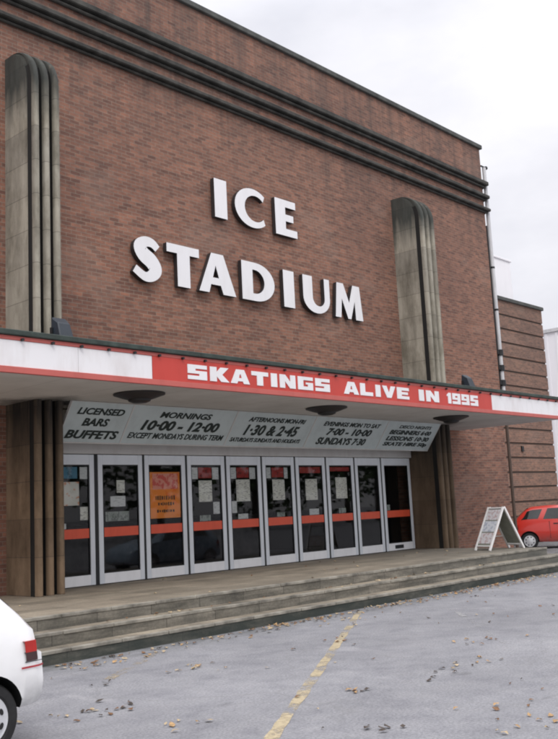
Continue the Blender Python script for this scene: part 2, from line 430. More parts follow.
def ribbon(name, a, b, w, mat, z, nseg=24, wob=.012):
    a = Vector(a); b = Vector(b); d = (b - a); n = Vector((-d.y, d.x)).normalized(); mb = MB(); rows = []
    for i in range(nseg + 1):
        p = a + d * i / nseg; h1 = w / 2 + random.uniform(-wob, wob); h2 = w / 2 + random.uniform(-wob, wob)
        rows.append((p + n * h1, p - n * h2))
    for (p, q), (r, s_) in zip(rows[:-1], rows[1:]): mb.face([(q.x, q.y, z), (s_.x, s_.y, z), (r.x, r.y, z), (p.x, p.y, z)])
    o = mb.build(name, mat); tag(o, kind='structure'); return o
ribbon('bay_line', (11.85, -4.62), (3.0, -10.45), .11, M['yellow'], G + .004, 60)
ribbon('bay_line', (7.6, -4.75), (6.0, -5.8), .12, M['yellow_faint'], G + .004)
ribbon('bay_line', (12.6, -5.9), (9.6, -8.6), .09, M['white_faint'], G + .004)
ribbon('bay_line', (18.2, -5.0), (12.5, -8.8), .11, M['yellow_faint'], G + .004)

sp_ = MB()
XL0 = -3.0
sp_.box(XL0, 20.3, -3.70, 0.0, G - .1, 0.0)                  # landing
sp_.box(XL0 - .32, 20.62, -4.03, -3.70, G - .1, -.17)
sp_.box(20.3, 20.62, -3.70, 0.0, G - .1, -.17)
sp_.box(XL0 - .64, 20.95, -4.36, -4.03, G - .1, -.335)
sp_.box(20.62, 20.95, -4.03, 0.0, G - .1, -.335)
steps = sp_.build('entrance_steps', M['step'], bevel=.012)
tag(steps, 'three long worn stone steps and landing along the front of the stadium', 'steps')
nb = MB()
for yy, zz, xe in ((-3.70, 0, 20.3), (-4.03, -.17, 20.62), (-4.36, -.335, 20.95)):
    x = XL0
    while x < xe - .05:
        L = random.uniform(.75, 1.1); x2 = min(x + L, xe)
        nb.box(x + .006, x2 - .006, yy - .012 + random.uniform(-.004, .004), yy + .07, zz - .038, zz + .004)
        x = x2
nb.build('nosing', M['nosing'], steps, bevel=.005)

# ------------------------------------------------------------------ the stadium
stadium = empty('ice_stadium', (14.5, 0, 0))
tag(stadium, 'red brick ice stadium with flat parapet, stone fins and glazed entrance under a canopy', 'building')
def P(o): o.parent = stadium; o.matrix_parent_inverse = Matrix.Translation((-14.5, 0, 0)); return o
BX0, BX1, BY1, ROOF = 3.55, 25.44, 34.0, 12.72
DX0, DX1, DZ = 8.64, 20.16, 3.22
w = MB()
w.box(BX0, DX0, 0, .4, G, DZ); w.box(DX1, BX1, 0, .4, G, DZ); w.box(BX0, BX1, 0, .4, DZ, ROOF - .14)
w.box(BX0, BX0 + .4, .4, BY1, G, ROOF - .14); w.box(BX1 - .4, BX1, .4, BY1, G, ROOF - .14); w.box(BX0 + .4, BX1 - .4, BY1 - .4, BY1, G, ROOF - .14)
bm_o = P(w.build('brick_wall', M['brick']))
P(MB().box(BX0 + .4, BX1 - .4, .4, BY1 - .4, 12.0, 12.15).build('roof', M['flat_roof']))
c = MB(); c.box(BX0 - .06, BX1 + .07, -.08, .46, ROOF - .14, ROOF); c.box(BX1 - .46, BX1 + .07, .46, BY1, ROOF - .14, ROOF); c.box(BX0 - .06, BX0 + .46, .46, BY1, ROOF - .14, ROOF)
P(c.build('coping', M['coping'], bevel=.015))
for z0, z1 in ((11.23, 11.47), (10.80, 11.00), (10.38, 10.55)):
    s = MB(); h = z1 - z0; e = .16
    s.box(BX0 - e, BX1 + e, -e, -.002, z0 + h * .38, z1 - h * .06)            # projecting upper roll
    s.box(BX0 - e * .6, BX1 + e * .6, -e * .55, -.003, z0, z0 + h * .28)
    s.box(BX1 + .002, BX1 + e, -.001, BY1, z0 + h * .38, z1 - h * .06)
    s.box(BX1 + .003, BX1 + e * .6, -.001, BY1, z0, z0 + h * .28)
    P(s.build('string_course', M['course'], bevel=.02))

# stone fins: flat flank, three half-round ribs on the nose, quarter-round head
def fin(x0, x1):
    D = .98; rib_r = .0; W_ = x1 - x0
    n = 3; gap = .092; rw = (W_ - gap * (n - 1)) / n
    def head(y):
        y = -y
        if y < .30: return 9.66
        t = min(1, (y - .30) / (D - .30 + .001)); return 9.66 - .62 * (1 - math.sqrt(max(0, 1 - t * t)))
    ring = []; gro = []
    flank = [0, -.15, -.3, -.4, -.5, -.6, -.68, -.75]
    for y in flank: ring.append((x0, y, 0))
    ring += [(x0 + .015, -.755, 1), (x0 + .015, -.775, 1)]
    for k in range(n):
        a = x0 + k * (rw + gap); cx = a + rw / 2
        ys = -.88
        for i in range(9):
            t = math.pi * (1 - i / 8); yy = ys - (D - .88) * math.sin(t) ** .5 if 0 < i < 8 else ys
            ring.append((cx + rw / 2 * math.cos(t), yy, 0))
        if k < n - 1:
            ring.append((a + rw + .001, -.60, 1)); ring.append((a + rw + gap - .001, -.60, 1))
    for y in flank[::-1]: ring.append((x1, y, 0))
    v = []; f = []; mi = []
    N_ = len(ring)
    ztop, zs = 9.66, 8.92
    levels = [(G, 1), (3.0, 1), (6.0, 1), (zs, 1)]
    for i in range(1, 13):
        a = math.pi / 2 * i / 12 * .97; levels.append((zs + (ztop - zs) * math.sin(a), .26 + .74 * math.cos(a)))
    for zl, k in levels:
        sh = min(1, max(0, (zl - 9.1) / .45))          # grooves run out just under the rounded crown
        for x, y, q in ring:
            yy = y if not q else y + (-.84 - y) * sh
            v.append((x, yy * k, zl))
    for L in range(len(levels) - 1):
        for i in range(N_ - 1):
            j = i + 1; f.append((L * N_ + i, L * N_ + j, (L + 1) * N_ + j, (L + 1) * N_ + i)); mi.append(1 if (ring[i][2] or ring[j][2]) and levels[L][0] < 9.2 else 0)
    top = (len(levels) - 1) * N_; nf = len(flank)
    for i in range(nf - 1):
        f.append((top + i, top + i + 1, top + N_ - 2 - i, top + N_ - 1 - i)); mi.append(0)
    cap = [top + i for i in range(nf - 1, N_ - nf + 1)]
    bm = bmesh.new(); vs = [bm.verts.new(p) for p in v]
    for q, m_ in zip(f, mi):
        fc = bm.faces.new([vs[i] for i in q]); fc.material_index = m_
    fc = bm.faces.new([vs[i] for i in cap]); bmesh.ops.triangulate(bm, faces=[fc])
    bmesh.ops.recalc_face_normals(bm, faces=bm.faces)
    me = bpy.data.meshes.new('stone_fin'); bm.to_mesh(me); bm.free()
    me.materials.append(M['stone']); me.materials.append(M['groove_shade']); finish(me, smooth=True)
    return P(link('stone_fin', me))
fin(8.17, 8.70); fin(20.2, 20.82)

# canopy
CX0, CX1, CY = 6.15, 22.85, -3.09
cano = P(MB().box(CX0, CX1, CY, -.004, 3.245, 3.70).build('canopy', M['lead']))
cp = lambda o: (setattr(o, 'matrix_parent_inverse', Matrix.Translation((-14.5, 0, 0))) or o)
def sub(o, par):       # parent keeping world place (parts carry world coordinates)
    o.parent = par; o.matrix_parent_inverse = Matrix.Identity(4); return o
sub(MB().box(CX0 + .002, CX1 - .002, CY + .002, -.005, 3.225, 3.2445).build('soffit', M['soffit']), cano)
e = MB(); e.box(CX0 - .05, CX1 + .05, CY - .09, CY + .3, 3.752, 3.83); e.box(CX1 - .2, CX1 + .05, CY + .3, -.006, 3.752, 3.83); e.box(CX0 - .05, CX0 + .2, CY + .3, -.006, 3.752, 3.83)
sub(e.build('roof_edge', M['lead'], bevel=.01), cano)
fa = MB(); fa.box(CX0 - .03, CX1 + .03, CY - .05, CY - .002, 3.23, 3.32); fa.box(CX1 + .003, CX1 + .03, CY - .002, -.2, 3.23, 3.32); fa.box(CX0 - .03, CX0 - .003, CY - .002, -.2, 3.23, 3.32)
sub(fa.build('lower_trim', M['pinkred'], bevel=.006), cano)
fa = MB(); fa.box(CX0 - .03, CX1 + .03, CY - .045, CY - .002, 3.69, 3.75); fa.box(CX1 + .003, CX1 + .03, CY - .002, -.2, 3.69, 3.75); fa.box(CX0 - .03, CX0 - .003, CY - .002, -.2, 3.69, 3.75)
sub(fa.build('upper_trim', M['pinkred'], bevel=.006), cano)
for a, b_ in ((CX0, 8.9), (19.31, CX1)):
    for q in range(2):
        sub(MB().box(a + (b_ - a) * q / 2 + .003, a + (b_ - a) * (q + 1) / 2 - .003, CY - .03, CY - .003, 3.322, 3.688).build('white_panel', M['white']), cano)
x = 6.59; fx0 = None
while x < CX1:
    if fx0 is None: fx0 = fo = MB().lathe([(.022, 0), (.022, -.045)], (0, 0, 0), 'y', 8).build('fixing', M['black'], smooth=True)
    else: fo = fx0.copy(); col.objects.link(fo)
    sub(fo, cano); fo.location = (x, CY - .045, 3.70); x += .487
sub(MB().box(CX1 + .003, CX1 + .02, CY + .02, -.2, 3.322, 3.688).build('end_panel', M['white']), cano)

# red banner with its lettering
banner = empty('canopy_banner', (14.1, CY, 3.3))
tag(banner, 'long red banner reading SKATINGS ALIVE IN 1995 in white block capitals on the canopy edge', 'banner')
def SB(o, par):
    o.parent = par; o.matrix_parent_inverse = Matrix.Translation(par.location).inverted(); return o
SB(MB().box(8.902, 19.308, CY - .04, CY - .004, 3.322, 3.688).build('panel', M['red']), banner)
S5 = [[(0, 0), (1, 0), (1, .6), (.40, .6), (.40, .74), (1, .74), (1, 1), (0, 1), (0, .4), (.60, .4), (.60, .26), (0, .26)]]
GL = {'S': S5, '5': S5,
 'K': [[(0, 0), (.36, 0), (.36, .36), (.60, 0), (1.05, 0), (.66, .5), (1.02, 1), (.58, 1), (.36, .66), (.36, 1), (0, 1)]],
 'A': [[(-.03, 0), (.32, 0), (.37, .17), (.65, .17), (.70, 0), (1.05, 0), (.74, 1), (.28, 1)], [(.43, .40), (.59, .40), (.54, .66), (.48, .66)]],
 'T': [[(.32, 0), (.68, 0), (.68, .70), (1, .70), (1, 1), (0, 1), (0, .70), (.32, .70)]],
 'I': [[(0, 0), (.38, 0), (.38, 1), (0, 1)]],
 'N': [[(0, 0), (.33, 0), (.33, .52), (.64, 0), (1, 0), (1, 1), (.67, 1), (.67, .48), (.36, 1), (0, 1)]],
 'G': [[(0, 0), (1, 0), (1, .57), (.52, .57), (.52, .42), (.66, .42), (.66, .26), (.36, .26), (.36, .74), (1, .74), (1, 1), (0, 1)]],
 'L': [[(0, 0), (.95, 0), (.95, .30), (.37, .30), (.37, 1), (0, 1)]],
 'V': [[(.34, 0), (.68, 0), (1.04, 1), (.68, 1), (.51, .42), (.34, 1), (-.02, 1)]],
 'E': [[(0, 0), (1, 0), (1, .26), (.38, .26), (.38, .39), (.9, .39), (.9, .61), (.38, .61), (.38, .74), (1, .74), (1, 1), (0, 1)]],
 '1': [[(.12, 0), (.50, 0), (.50, 1), (.22, 1), (0, .80), (0, .66), (.12, .70)]],
 '9': [[(0, 0), (1, 0), (1, 1), (0, 1), (0, .40), (.64, .40), (.64, .26), (0, .26)], [(.35, .60), (.65, .60), (.65, .76), (.35, .76)]]}
def word(txt, xa, xb, z0, h):
    ws = [{'I': .38, '1': .5}.get(ch, 1.0) for ch in txt]; gap = .16; tot = sum(ws) + gap * (len(txt) - 1); k = (xb - xa) / tot; x = xa
    for ch, ww in zip(txt, ws):
        mw = Matrix.Translation((x, CY - .046, z0)) @ FACE @ Matrix.Diagonal((k, h, 1, 1))
        SB(flat_shape(GL[ch], .01, 'letter', [M['letter']], mw), banner); x += (ww + gap) * k
word('SKATINGS', 9.62, 13.22, 3.375, .245); word('ALIVE', 13.66, 15.85, 3.375, .245); word('IN', 16.22, 17.0, 3.375, .245); word('1995', 17.33, 18.66, 3.375, .245)

# big letters on the brickwork
sign = empty('wall_sign', (14.6, 0, 5.9))
tag(sign, 'large white raised capitals reading ICE STADIUM on the brick facade', 'sign')
def arc(cx, cy, rx, ry, a0, a1, n=18): return [(cx + rx * math.cos(R(a0 + (a1 - a0) * i / n)), cy + ry * math.sin(R(a0 + (a1 - a0) * i / n))) for i in range(n + 1)]
def stroke(pts, n=8):
    P_ = [Vector(p) for p in pts]; out = []
    for i in range(len(P_) - 1):
        p0, p1, p2, p3 = P_[max(0, i - 1)], P_[i], P_[i + 1], P_[min(len(P_) - 1, i + 2)]
        for k in range(n):
            t = k / n; out.append(.5 * ((2 * p1) + (p2 - p0) * t + (2 * p0 - 5 * p1 + 4 * p2 - p3) * t * t + (3 * p1 - p0 - 3 * p2 + p3) * t ** 3))
    out.append(P_[-1]); L, Q = [], []
    for i, p in enumerate(out):
        d = (out[min(i + 1, len(out) - 1)].to_2d() - out[max(i - 1, 0)].to_2d()).normalized(); nn = Vector((-d.y, d.x)); h = p.z / 2
        L.append(tuple(p.to_2d() + nn * h)); Q.append(tuple(p.to_2d() - nn * h))
    return L + Q[::-1]
BIG = {
 'I': [[(0, 0), (.38, 0), (.38, .9), (0, .9)]],
 'T': [[(.28, 0), (.63, 0), (.63, .71), (.90, .71), (.90, .9), (0, .9), (0, .71), (.28, .71)]],
 'E': [[(0, 0), (.76, 0), (.76, .18), (.36, .18), (.36, .37), (.64, .37), (.64, .54), (.36, .54), (.36, .72), (.73, .72), (.73, .9), (0, .9)]],
 'A': [[(-.02, 0), (.27, 0), (.33, .19), (.62, .19), (.69, 0), (1.08, 0), (.72, .9), (.36, .9)], [(.39, .35), (.57, .35), (.48, .63)]],
 'D': [[(0, 0)] + arc(.45, .45, .62, .45, -90, 90) + [(0, .9)], [(.35, .17), (.35, .73)] + arc(.42, .45, .31, .28, 90, -90)],
 'U': [[(0, .9), (0, .38)] + arc(.5, .37, .5, .385, 180, 360) + [(1.0, .9), (.80, .9), (.80, .38)] + arc(.575, .38, .225, .21, 0, -180) + [(.35, .9)]],
 'M': [[(0, 0), (.22, 0), (.28, .50), (.50, 0), (.62, 0), (.80, .48), (.82, 0), (1.12, 0), (1.02, .9), (.74, .9), (.57, .42), (.36, .9), (.10, .9)]],
 'C': [arc(.56, .45, .56, .47, 47, 313, 30) + arc(.64, .45, .335, .315, 318, 42, 26)],
 'S': [stroke([(.60, .70, .16), (.47, .80, .19), (.30, .805, .22), (.17, .69, .29), (.25, .54, .33), (.44, .41, .34), (.54, .25, .31), (.44, .11, .24), (.27, .075, .19), (.03, .21, .17)])]}
for ch, x, zb, wd, w0 in (('I', 13.23, 7.68, .38, .38), ('C', 13.86, 7.68, 1.04, 1.0), ('E', 15.20, 7.68, .76, .76), ('S', 10.92, 5.92, .76, .72), ('T', 11.80, 5.92, .90, .90), ('A', 12.70, 5.92, 1.08, 1.08),
                      ('D', 13.98, 5.92, 1.07, 1.07), ('I', 15.36, 5.92, .38, .38), ('U', 16.06, 5.92, 1.0, 1.0), ('M', 17.26, 5.92, 1.12, 1.12)):
    mw = Matrix.Translation((x, -.085, zb)) @ FACE @ Matrix.Diagonal((wd / w0, 1, 1, 1))
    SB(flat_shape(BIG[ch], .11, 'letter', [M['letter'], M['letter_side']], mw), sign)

# glazed doors
XD0, DW = 8.92, 1.105
doors = []
hd = MB(); hd.box(DX0, DX1, -.10, .10, 2.40, 3.2)
P(hd.build('header', M['header'], bevel=.01))
def door(k):
    x0 = XD0 + k * DW + (.03 if k else -.26); x1 = XD0 + (k + 1) * DW - .025
    if k == 0: x1 -= .03
    if k == 9: x1 = DX1 - .004
    st = .105
    fr = MB()
    l = x0 + st; r = x1 - st
    fr.box(x0, l, -.03, .03, .012, 2.39); fr.box(r, x1, -.03, .03, .012, 2.39)
    fr.box(l, r, -.029, .029, 2.20, 2.389)
    d = P(fr.build('door', M['alu'], bevel=.008)); doors.append(d)
    sub(MB().box(l, r, -.031, .031, .014, .20).build('kick_rail', M['alu_white'], bevel=.006), d)
    sub(MB().face([(l, 0, .20), (r, 0, .20), (r, 0, 2.20), (l, 0, 2.20)]).build('glass', M['glass'], fixn=False), d)
    sub(MB().box(l, r, -.014, -.006, .862 , 1.035).build('red_band', M['band']), d)
    gk = MB()
    gk.box(l, l + .018, -.02, .02, .2, 2.2); gk.box(r - .018, r, -.02, .02, .2, 2.2); gk.box(l + .018, r - .018, -.02, .02, 2.182, 2.2); gk.box(l + .018, r - .018, -.02, .02, .2, .218)
    sub(gk.build('gasket', M['seal']), d)
for k in range(10): door(k)
ml = MB()
for k in range(1, 10):
    xx = XD0 + k * DW; ml.box(xx - (.085 if k == 1 else .024), xx + .029, -.022, .05, 0.001, 2.399)
P(ml.build('mullion', M['seal']))
# dim lobby behind the glass
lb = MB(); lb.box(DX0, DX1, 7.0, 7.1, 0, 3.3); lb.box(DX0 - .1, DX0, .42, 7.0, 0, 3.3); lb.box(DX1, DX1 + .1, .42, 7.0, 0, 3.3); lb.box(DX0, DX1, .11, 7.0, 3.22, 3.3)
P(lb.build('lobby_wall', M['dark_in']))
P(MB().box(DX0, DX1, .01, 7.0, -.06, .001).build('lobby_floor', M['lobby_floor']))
ct = MB(); ct.box(11.2, 19.3, 4.6, 5.2, .002, 1.05); ct.box(11.0, 19.5, 4.5, 5.3, 1.05, 1.12)
counter = ct.build('ticket_counter', M['lobby_mid'], bevel=.02); tag(counter, 'long dark ticket counter inside the lobby behind the glass doors', 'counter')

# soffit boards
bp0 = Vector((0, -1.10, 3.215)); bp1 = Vector((0, -.62, 2.56)); bdir = (bp0 - bp1); bh = bdir.length; up = bdir.normalized(); nrm = Vector((1, 0, 0)).cross(up)
def board(x0, x1, lines, label):
    o = empty('information_board', ((x0 + x1) / 2, -.86, 2.56)); tag(o, label, 'notice board', 'grey information boards under the canopy')
    mw = Matrix(((1, 0, 0, 0), (0, up.y, nrm.y, bp1.y), (0, up.z, nrm.z, bp1.z), (0, 0, 0, 1)))
    mb = MB(); mb.box(x0 + .012, x1 - .012, 0, bh, -.04, 0)
    ob = mb.build('panel', M['board']); ob.data.transform(mw); SB(ob, o)
    fr = MB(); a = .022
    fr.box(x0, x1, -a, 0, -.042, .012); fr.box(x0, x1, bh, bh + .005, -.042, .012); fr.box(x0, x0 + .012, 0, bh, -.042, .010); fr.box(x1 - .012, x1, 0, bh, -.042, .010)
    ob = fr.build('frame', M['header']); ob.data.transform(mw); SB(ob, o)
    for txt, cxo, yy, h, wd, bold in lines:
        m2 = mw @ Matrix.Translation(((x0 + x1) / 2 + cxo, yy, .005))
        SB(text_line(txt, h, wd, m2, M['ink'], None, bold=bold), o)
bx = [8.78, 10.12, 12.75, 15.2, 17.9, 20.17]
board(bx[0], bx[1], [('LICENSED', .02, .56, .135, 1.0, .03), ('BARS', -.02, .33, .16, .56, .035), ('BUFFETS', 0, .07, .175, 1.12, .035)], 'first board from the left reading LICENSED BARS BUFFETS')
board(bx[1], bx[2], [('MORNINGS', .02, .57, .13, 1.3, .03), ('10\u00b700 - 12\u00b700', 0, .29, .22, 1.95, .04), ('EXCEPT MONDAYS DURING TERM', 0, .11, .125, 2.4, .02)], 'second board from the left listing MORNINGS 10.00 to 12.00')
board(bx[2], bx[3], [('AFTERNOONS MON-FRI', .05, .59, .11, 1.75, .03), ('1\u00b730 & 2\u00b745', 0, .26, .26, 1.65, .034), ('SATURDAYS SUNDAYS AND HOLIDAYS', -.05, .10, .10, 2.15, .025)], 'middle board listing AFTERNOONS with times in large figures')
board(bx[3], bx[4], [('EVENINGS MON TO SAT', .05, .58, .115, 2.1, .03), ('7\u00b700 - 10\u00b700', .05, .34, .19, 1.65, .04), ('SUNDAYS 7\u00b730', -.1, .09, .19, 1.8, .035)], 'fourth board from the left listing EVENINGS 7.00 to 10.00')
board(bx[4], bx[5], [('DISCO NIGHTS', .1, .62, .09, 1.4, .02), ('BEGINNERS 6\u00b700', 0, .44, .13, 1.8, .04), ('LESSONS 10\u00b730', 0, .26, .13, 1.85, .04), ('SKATE HIRE 50p', 0, .08, .14, 1.9, .04)], 'rightmost crowded board with four rows of small lettering')

# dish lamps under the soffit
lampdefs = ((9.32, 'dark dish lamp above the LICENSED BARS board'), (14.15, 'dark dish lamp above the AFTERNOONS board'), (18.85, 'dark dish lamp above the rightmost board'))
for i, (x, lb_) in enumerate(lampdefs):
    if i == 0:
        L0 = empty('ceiling_lamp', (x, -2.25, 3.224))
        MB().lathe([(.43, 0), (.43, -.025), (.38, -.04), (.30, -.07), (.22, -.095), (.20, -.10)], n=32).build('dish', M['lamp'], L0, smooth=True)
        MB().lathe([(.195, -.101), (.18, -.13), (.12, -.155), (.04, -.16)], n=24).build('bowl', M['black'], L0, smooth=True)
        o = L0
    else:
        o = L0.copy(); col.objects.link(o); o.location.x = x
        for ch in list(L0.children): cc = ch.copy(); col.objects.link(cc); cc.parent = o
    tag(o, lb_, 'lamp', 'dish lamps under the canopy soffit')

# floodlights on the canopy roof
def floodlight(x, y, label, first=None):
    if first is None:
        o = empty('floodlight', (x, y, 3.70))
        MB().box(-.14, .14, -.08, .08, 0, .05).bar((-.16, 0, .03), (-.16, .0, .30), .03, .05, up=(0, 1, 0)).bar((.16, 0, .03), (.16, .0, .30), .03, .05, up=(0, 1, 0)).build('bracket', M['black'], o)
        hs = MB(); hs.v += [(-.145, -.24, .12), (.145, -.24, .12), (.145, .06, .16), (-.145, .06, .16), (-.12, -.14, .36), (.12, -.14, .36), (.145, .02, .46), (-.145, .02, .46)]
        for f in ((0, 3, 2, 1), (4, 5, 6, 7), (0, 1, 5, 4), (1, 2, 6, 5), (2, 3, 7, 6), (3, 0, 4, 7)): hs.f.append(f); hs.mi.append(0)
        hs.build('housing', M['flood'], o, bevel=.015)
        MB().face([(-.12, .066, .18), (.12, .066, .18), (.12, .03, .44), (-.12, .03, .44)]).build('lens', M['car_glass'], o)
    else:
        o = first.copy(); col.objects.link(o); o.location = (x, y, 3.70)
        for ch in list(first.children): cc = ch.copy(); col.objects.link(cc); cc.parent = o
    tag(o, label, 'floodlight', 'floodlights on the canopy roof'); return o
f1 = floodlight(7.42, -2.8, 'small dark floodlight on the canopy roof beside the left stone fin')
f1.scale = (.85, .9, 1.05)
f2 = floodlight(18.73, -2.8, 'small dark floodlight on the canopy roof beside the right stone fin', f1)
cb = MB(); cb.tube([(18.86, -2.78, 3.98), (19.0, -2.75, 3.86), (19.3, -2.72, 3.76)], .012, 6)
o = cb.build('cable', M['black']); tag(o, 'short black cable trailing from the right floodlight over the canopy roof', 'cable')

# rainwater pipe on the right corner
px, py = BX1 + .21, -.0
pp = P(MB().tube([(px, py, 12.0), (px, py, 4.05)], .062, 14).build('drainpipe', M['pipe'], smooth=True))
sub(MB().tube([(px, py, 4.049), (px, py, G)], .05, 12).build('lower_pipe', M['joint'], smooth=True), pp)
for zc in (5.80, 5.30, 4.82, 4.3):
    sub(MB().lathe([(.072, -.10), (.10, -.09), (.10, .09), (.072, .10)], (px, py, zc), 'z', 14).box(BX1 + .003, px, py - .03, py + .03, zc - .06, zc + .06).build('collar', M['black'], smooth=True), pp)
for zc in (8.6, 7.2): sub(MB().lathe([(.07, -.03), (.07, .03)], (px, py, zc), 'z', 14).build('collar', M['black'], smooth=True), pp)
sub(MB().tube([(px - .10, py + .04, 10.0), (px - .10, py + .04, 4.1)], .028, 8).build('dark_conduit', M['black']), pp)
sub(MB().bar((BX1 + .003, .0, 12.02), (BX1 + .30, .0, 12.02), .04, .04).lathe([(.05, -.05), (.07, .0), (.05, .05)], (BX1 + .33, 0, 12.02), 'x', 10).build('bracket', M['black']), pp)

# ------------------------------------------------------------------ side wing
wing = empty('side_wing', (29.7, 2.5, G)); tag(wing, 'lower brown brick side wing with dark horizontal bands beyond the stadium corner', 'building')
WX0, WX1, WY0, WY1, WZ = BX1 + .02, 33.9, 2.5, 30.0, 8.84
wm = MB(); zb = [8.13, 7.58, 7.05, 6.50, 5.95, 5.40, 4.86, 4.31, 3.77, 3.22, 2.68, 2.13, 1.59, 1.04, .5, -.05]
prev = WZ - .14
for z in zb + [G]:
    wm.box(WX0, WX1, WY0, WY1, max(z + .045, G), prev, 0)
    if z > G: wm.box(WX0, WX1 - .015, WY0 + .035, WY1, z - .03, z + .045, 1)  # recessed bands, their shade deepened by a darker colour
    prev = z - .03
SB(wm.build('brick_wall', [M['brick_grey'], M['joint']]), wing)
SB(MB().box(WX0, WX1 + .07, WY0 - .08, WY1, WZ - .14, WZ).build('coping', M['coping'], bevel=.015), wing)
wp = MB(); wp.box(31.15, 31.3, WY0 - .05, WY0 - .002, 2.92, 3.12)
SB(wp.build('vent', M['black']), wing)
pr = empty('plant_room', (31.0, 5.3, WZ)); tag(pr, 'plain white plant room box standing on the roof of the side wing', 'plant room')
SB(MB().box(30.2, 32.95, 3.2, 7.0, WZ + .002, 10.75).build('wall', M['plant']), pr)
SB(MB().box(30.15, 33.0, 3.15, 7.05, 10.75, 10.83).build('roof', M['plant'], bevel=.01), pr)
hb = empty('clad_building', (52, 0, G)); tag(hb, 'distant pale clad building at the right edge beyond the side wing', 'building')
cl = MB(); y = -14.0
cl.box(46.0, 60, -14, 9.0, G, 10.1)
SB(cl.build('wall', M['cladding']), hb)
rb = MB()
while y < 9: rb.box(45.96, 45.999, y, y + .12, G, 10.05); y += .6
SB(rb.build('cladding_rib', M['cladding']), hb)
SB(MB().box(45.9, 60.1, -14.1, 9.1, 10.1, 10.28).build('roof', M['pipe']), hb)

# ------------------------------------------------------------------ posters in the doors
def poster(x0, x1, z0, z1, mat, name, label, extra=None, y=.018):
    o = MB().box(x0, x1, y, y + .003, z0, z1).build(name, M[mat]); tag(o, label, 'poster', 'posters and notices in the glass doors')
    if extra: extra(o)
    return o
poster(9.12, 9.63, 1.95, 2.16, 'panel_blue', 'poster', 'blue panel at the top of the leftmost door', y=.024)  # flat blue rectangle just behind the glass
poster(9.68, 9.86, 1.94, 2.16, 'paper_plain', 'notice', 'small white notice at the top right of the leftmost door')
poster(9.16, 9.66, 1.46, 1.89, 'paper_orange_art', 'poster', 'large white poster with orange artwork in the leftmost door')
poster(9.68, 9.86, 1.19, 1.43, 'paper', 'notice', 'small white notice just above the red band of the leftmost door')
poster(10.51, 10.70, 1.67, 1.91, 'paper', 'notice', 'upper small white notice in the second door from the left')
poster(10.36, 10.71, 1.41, 1.61, 'paper_plain', 'notice', 'wide white notice in the middle of the second door from the left')
poster(10.25, 10.80, 1.14, 1.32, 'paper_grey', 'notice', 'wide dull grey notice above the red band of the second door', y=.03)
def orange_extra(o):
    sub(MB().box(11.38, 12.03, .0145, .0165, 1.72, 2.03).build('picture', M['salmon']), o)
    rr = random.Random(3); t = MB()
    for zc, h, wd in ((1.55, .09, .5), (1.43, .07, .38), (1.29, .06, .44)):
        x = 11.70 - wd / 2
        while x < 11.70 + wd / 2:
            ww = rr.uniform(.015, .04); hh = h * rr.uniform(.6, 1); t.box(x, x + ww, .0145, .0165, zc - hh / 2, zc + hh / 2); x += ww + rr.uniform(.012, .03)
    sub(t.build('print', M['lobby_mid']), o)
poster(11.31, 12.10, 1.15, 2.06, 'orange', 'poster', 'big bright orange poster filling the third door from the left', orange_extra, y=.017)
for i, (n, xs) in enumerate((('fourth', (12.41, 12.58, 12.60, 12.97, 12.99, 13.17)), ('fifth', (13.53, 13.69, 13.71, 14.08, 14.10, 14.28)), ('sixth', (14.63, 14.78, 14.81, 15.20, 15.22, 15.34)))):
    poster(xs[0], xs[1], 1.91, 2.15, 'paper_plain', 'notice', 'small cream notice at the top left of the %s door from the left' % n)
    poster(xs[2], xs[3], 1.93, 2.15, 'paper_red', 'poster', 'dark red poster at the top of the %s door from the left' % n)
    poster(xs[4], xs[5], 1.90, 2.15, 'paper_plain', 'notice', 'small cream notice at the top right of the %s door from the left' % n)
poster(12.60, 12.97, 1.44, 1.88, 'paper', 'poster', 'cream printed poster in the middle of the fourth door')
poster(12.99, 13.17, 1.18, 1.43, 'paper_plain', 'notice', 'small cream notice low on the right of the fourth door')
poster(13.68, 14.10, 1.42, 1.89, 'paper', 'poster', 'cream printed poster in the middle of the fifth door')
poster(13.49, 13.68, 1.18, 1.43, 'paper_plain', 'notice', 'small cream notice low on the left of the fifth door')
poster(14.82, 15.22, 1.42, 1.88, 'paper', 'poster', 'cream printed poster in the middle of the sixth door')
poster(15.94, 16.36, 1.39, 1.88, 'paper', 'poster', 'cream printed poster in the seventh door from the left')
poster(17.05, 17.48, 1.40, 1.91, 'paper', 'poster', 'cream printed poster in the eighth door from the left')
poster(15.76, 16.50, 2.02, 2.16, 'paper_red', 'poster', 'dark red strip poster at the top of the seventh door')
poster(16.86, 17.60, 2.06, 2.16, 'paper_red', 'poster', 'dark red strip poster at the top of the eighth door')
# leaflets standing on a ledge inside
rl = random.Random(11)
names = ['leftmost', 'second', 'third', 'fourth', 'fifth', 'sixth', 'seventh', 'eighth']

for i, (x, wd, h) in enumerate(((9.3, .14, .10), (12.75, .3, .12), (13.85, .3, .11), (15.05, .26, .10), (16.2, .34, .14), (17.25, .26, .12))):
    poster(x - wd / 2, x + wd / 2, 1.045, 1.045 + h, 'paper_grey' if i % 2 else 'paper_plain', 'leaflet', 'small pale leaflet resting just above the red band of the %s door' % ['leftmost', 'fourth', 'fifth', 'sixth', 'seventh', 'eighth'][i], y=.012)
poster(18.98, 19.2, 1.045, 1.19, 'paper_grey', 'leaflet', 'small pale leaflet just above the red band of the rightmost door', y=.012)
poster(19.25, 19.62, .06, .15, 'seal', 'sticker', 'small dark sticker on the kick rail of the rightmost door', y=-.037)

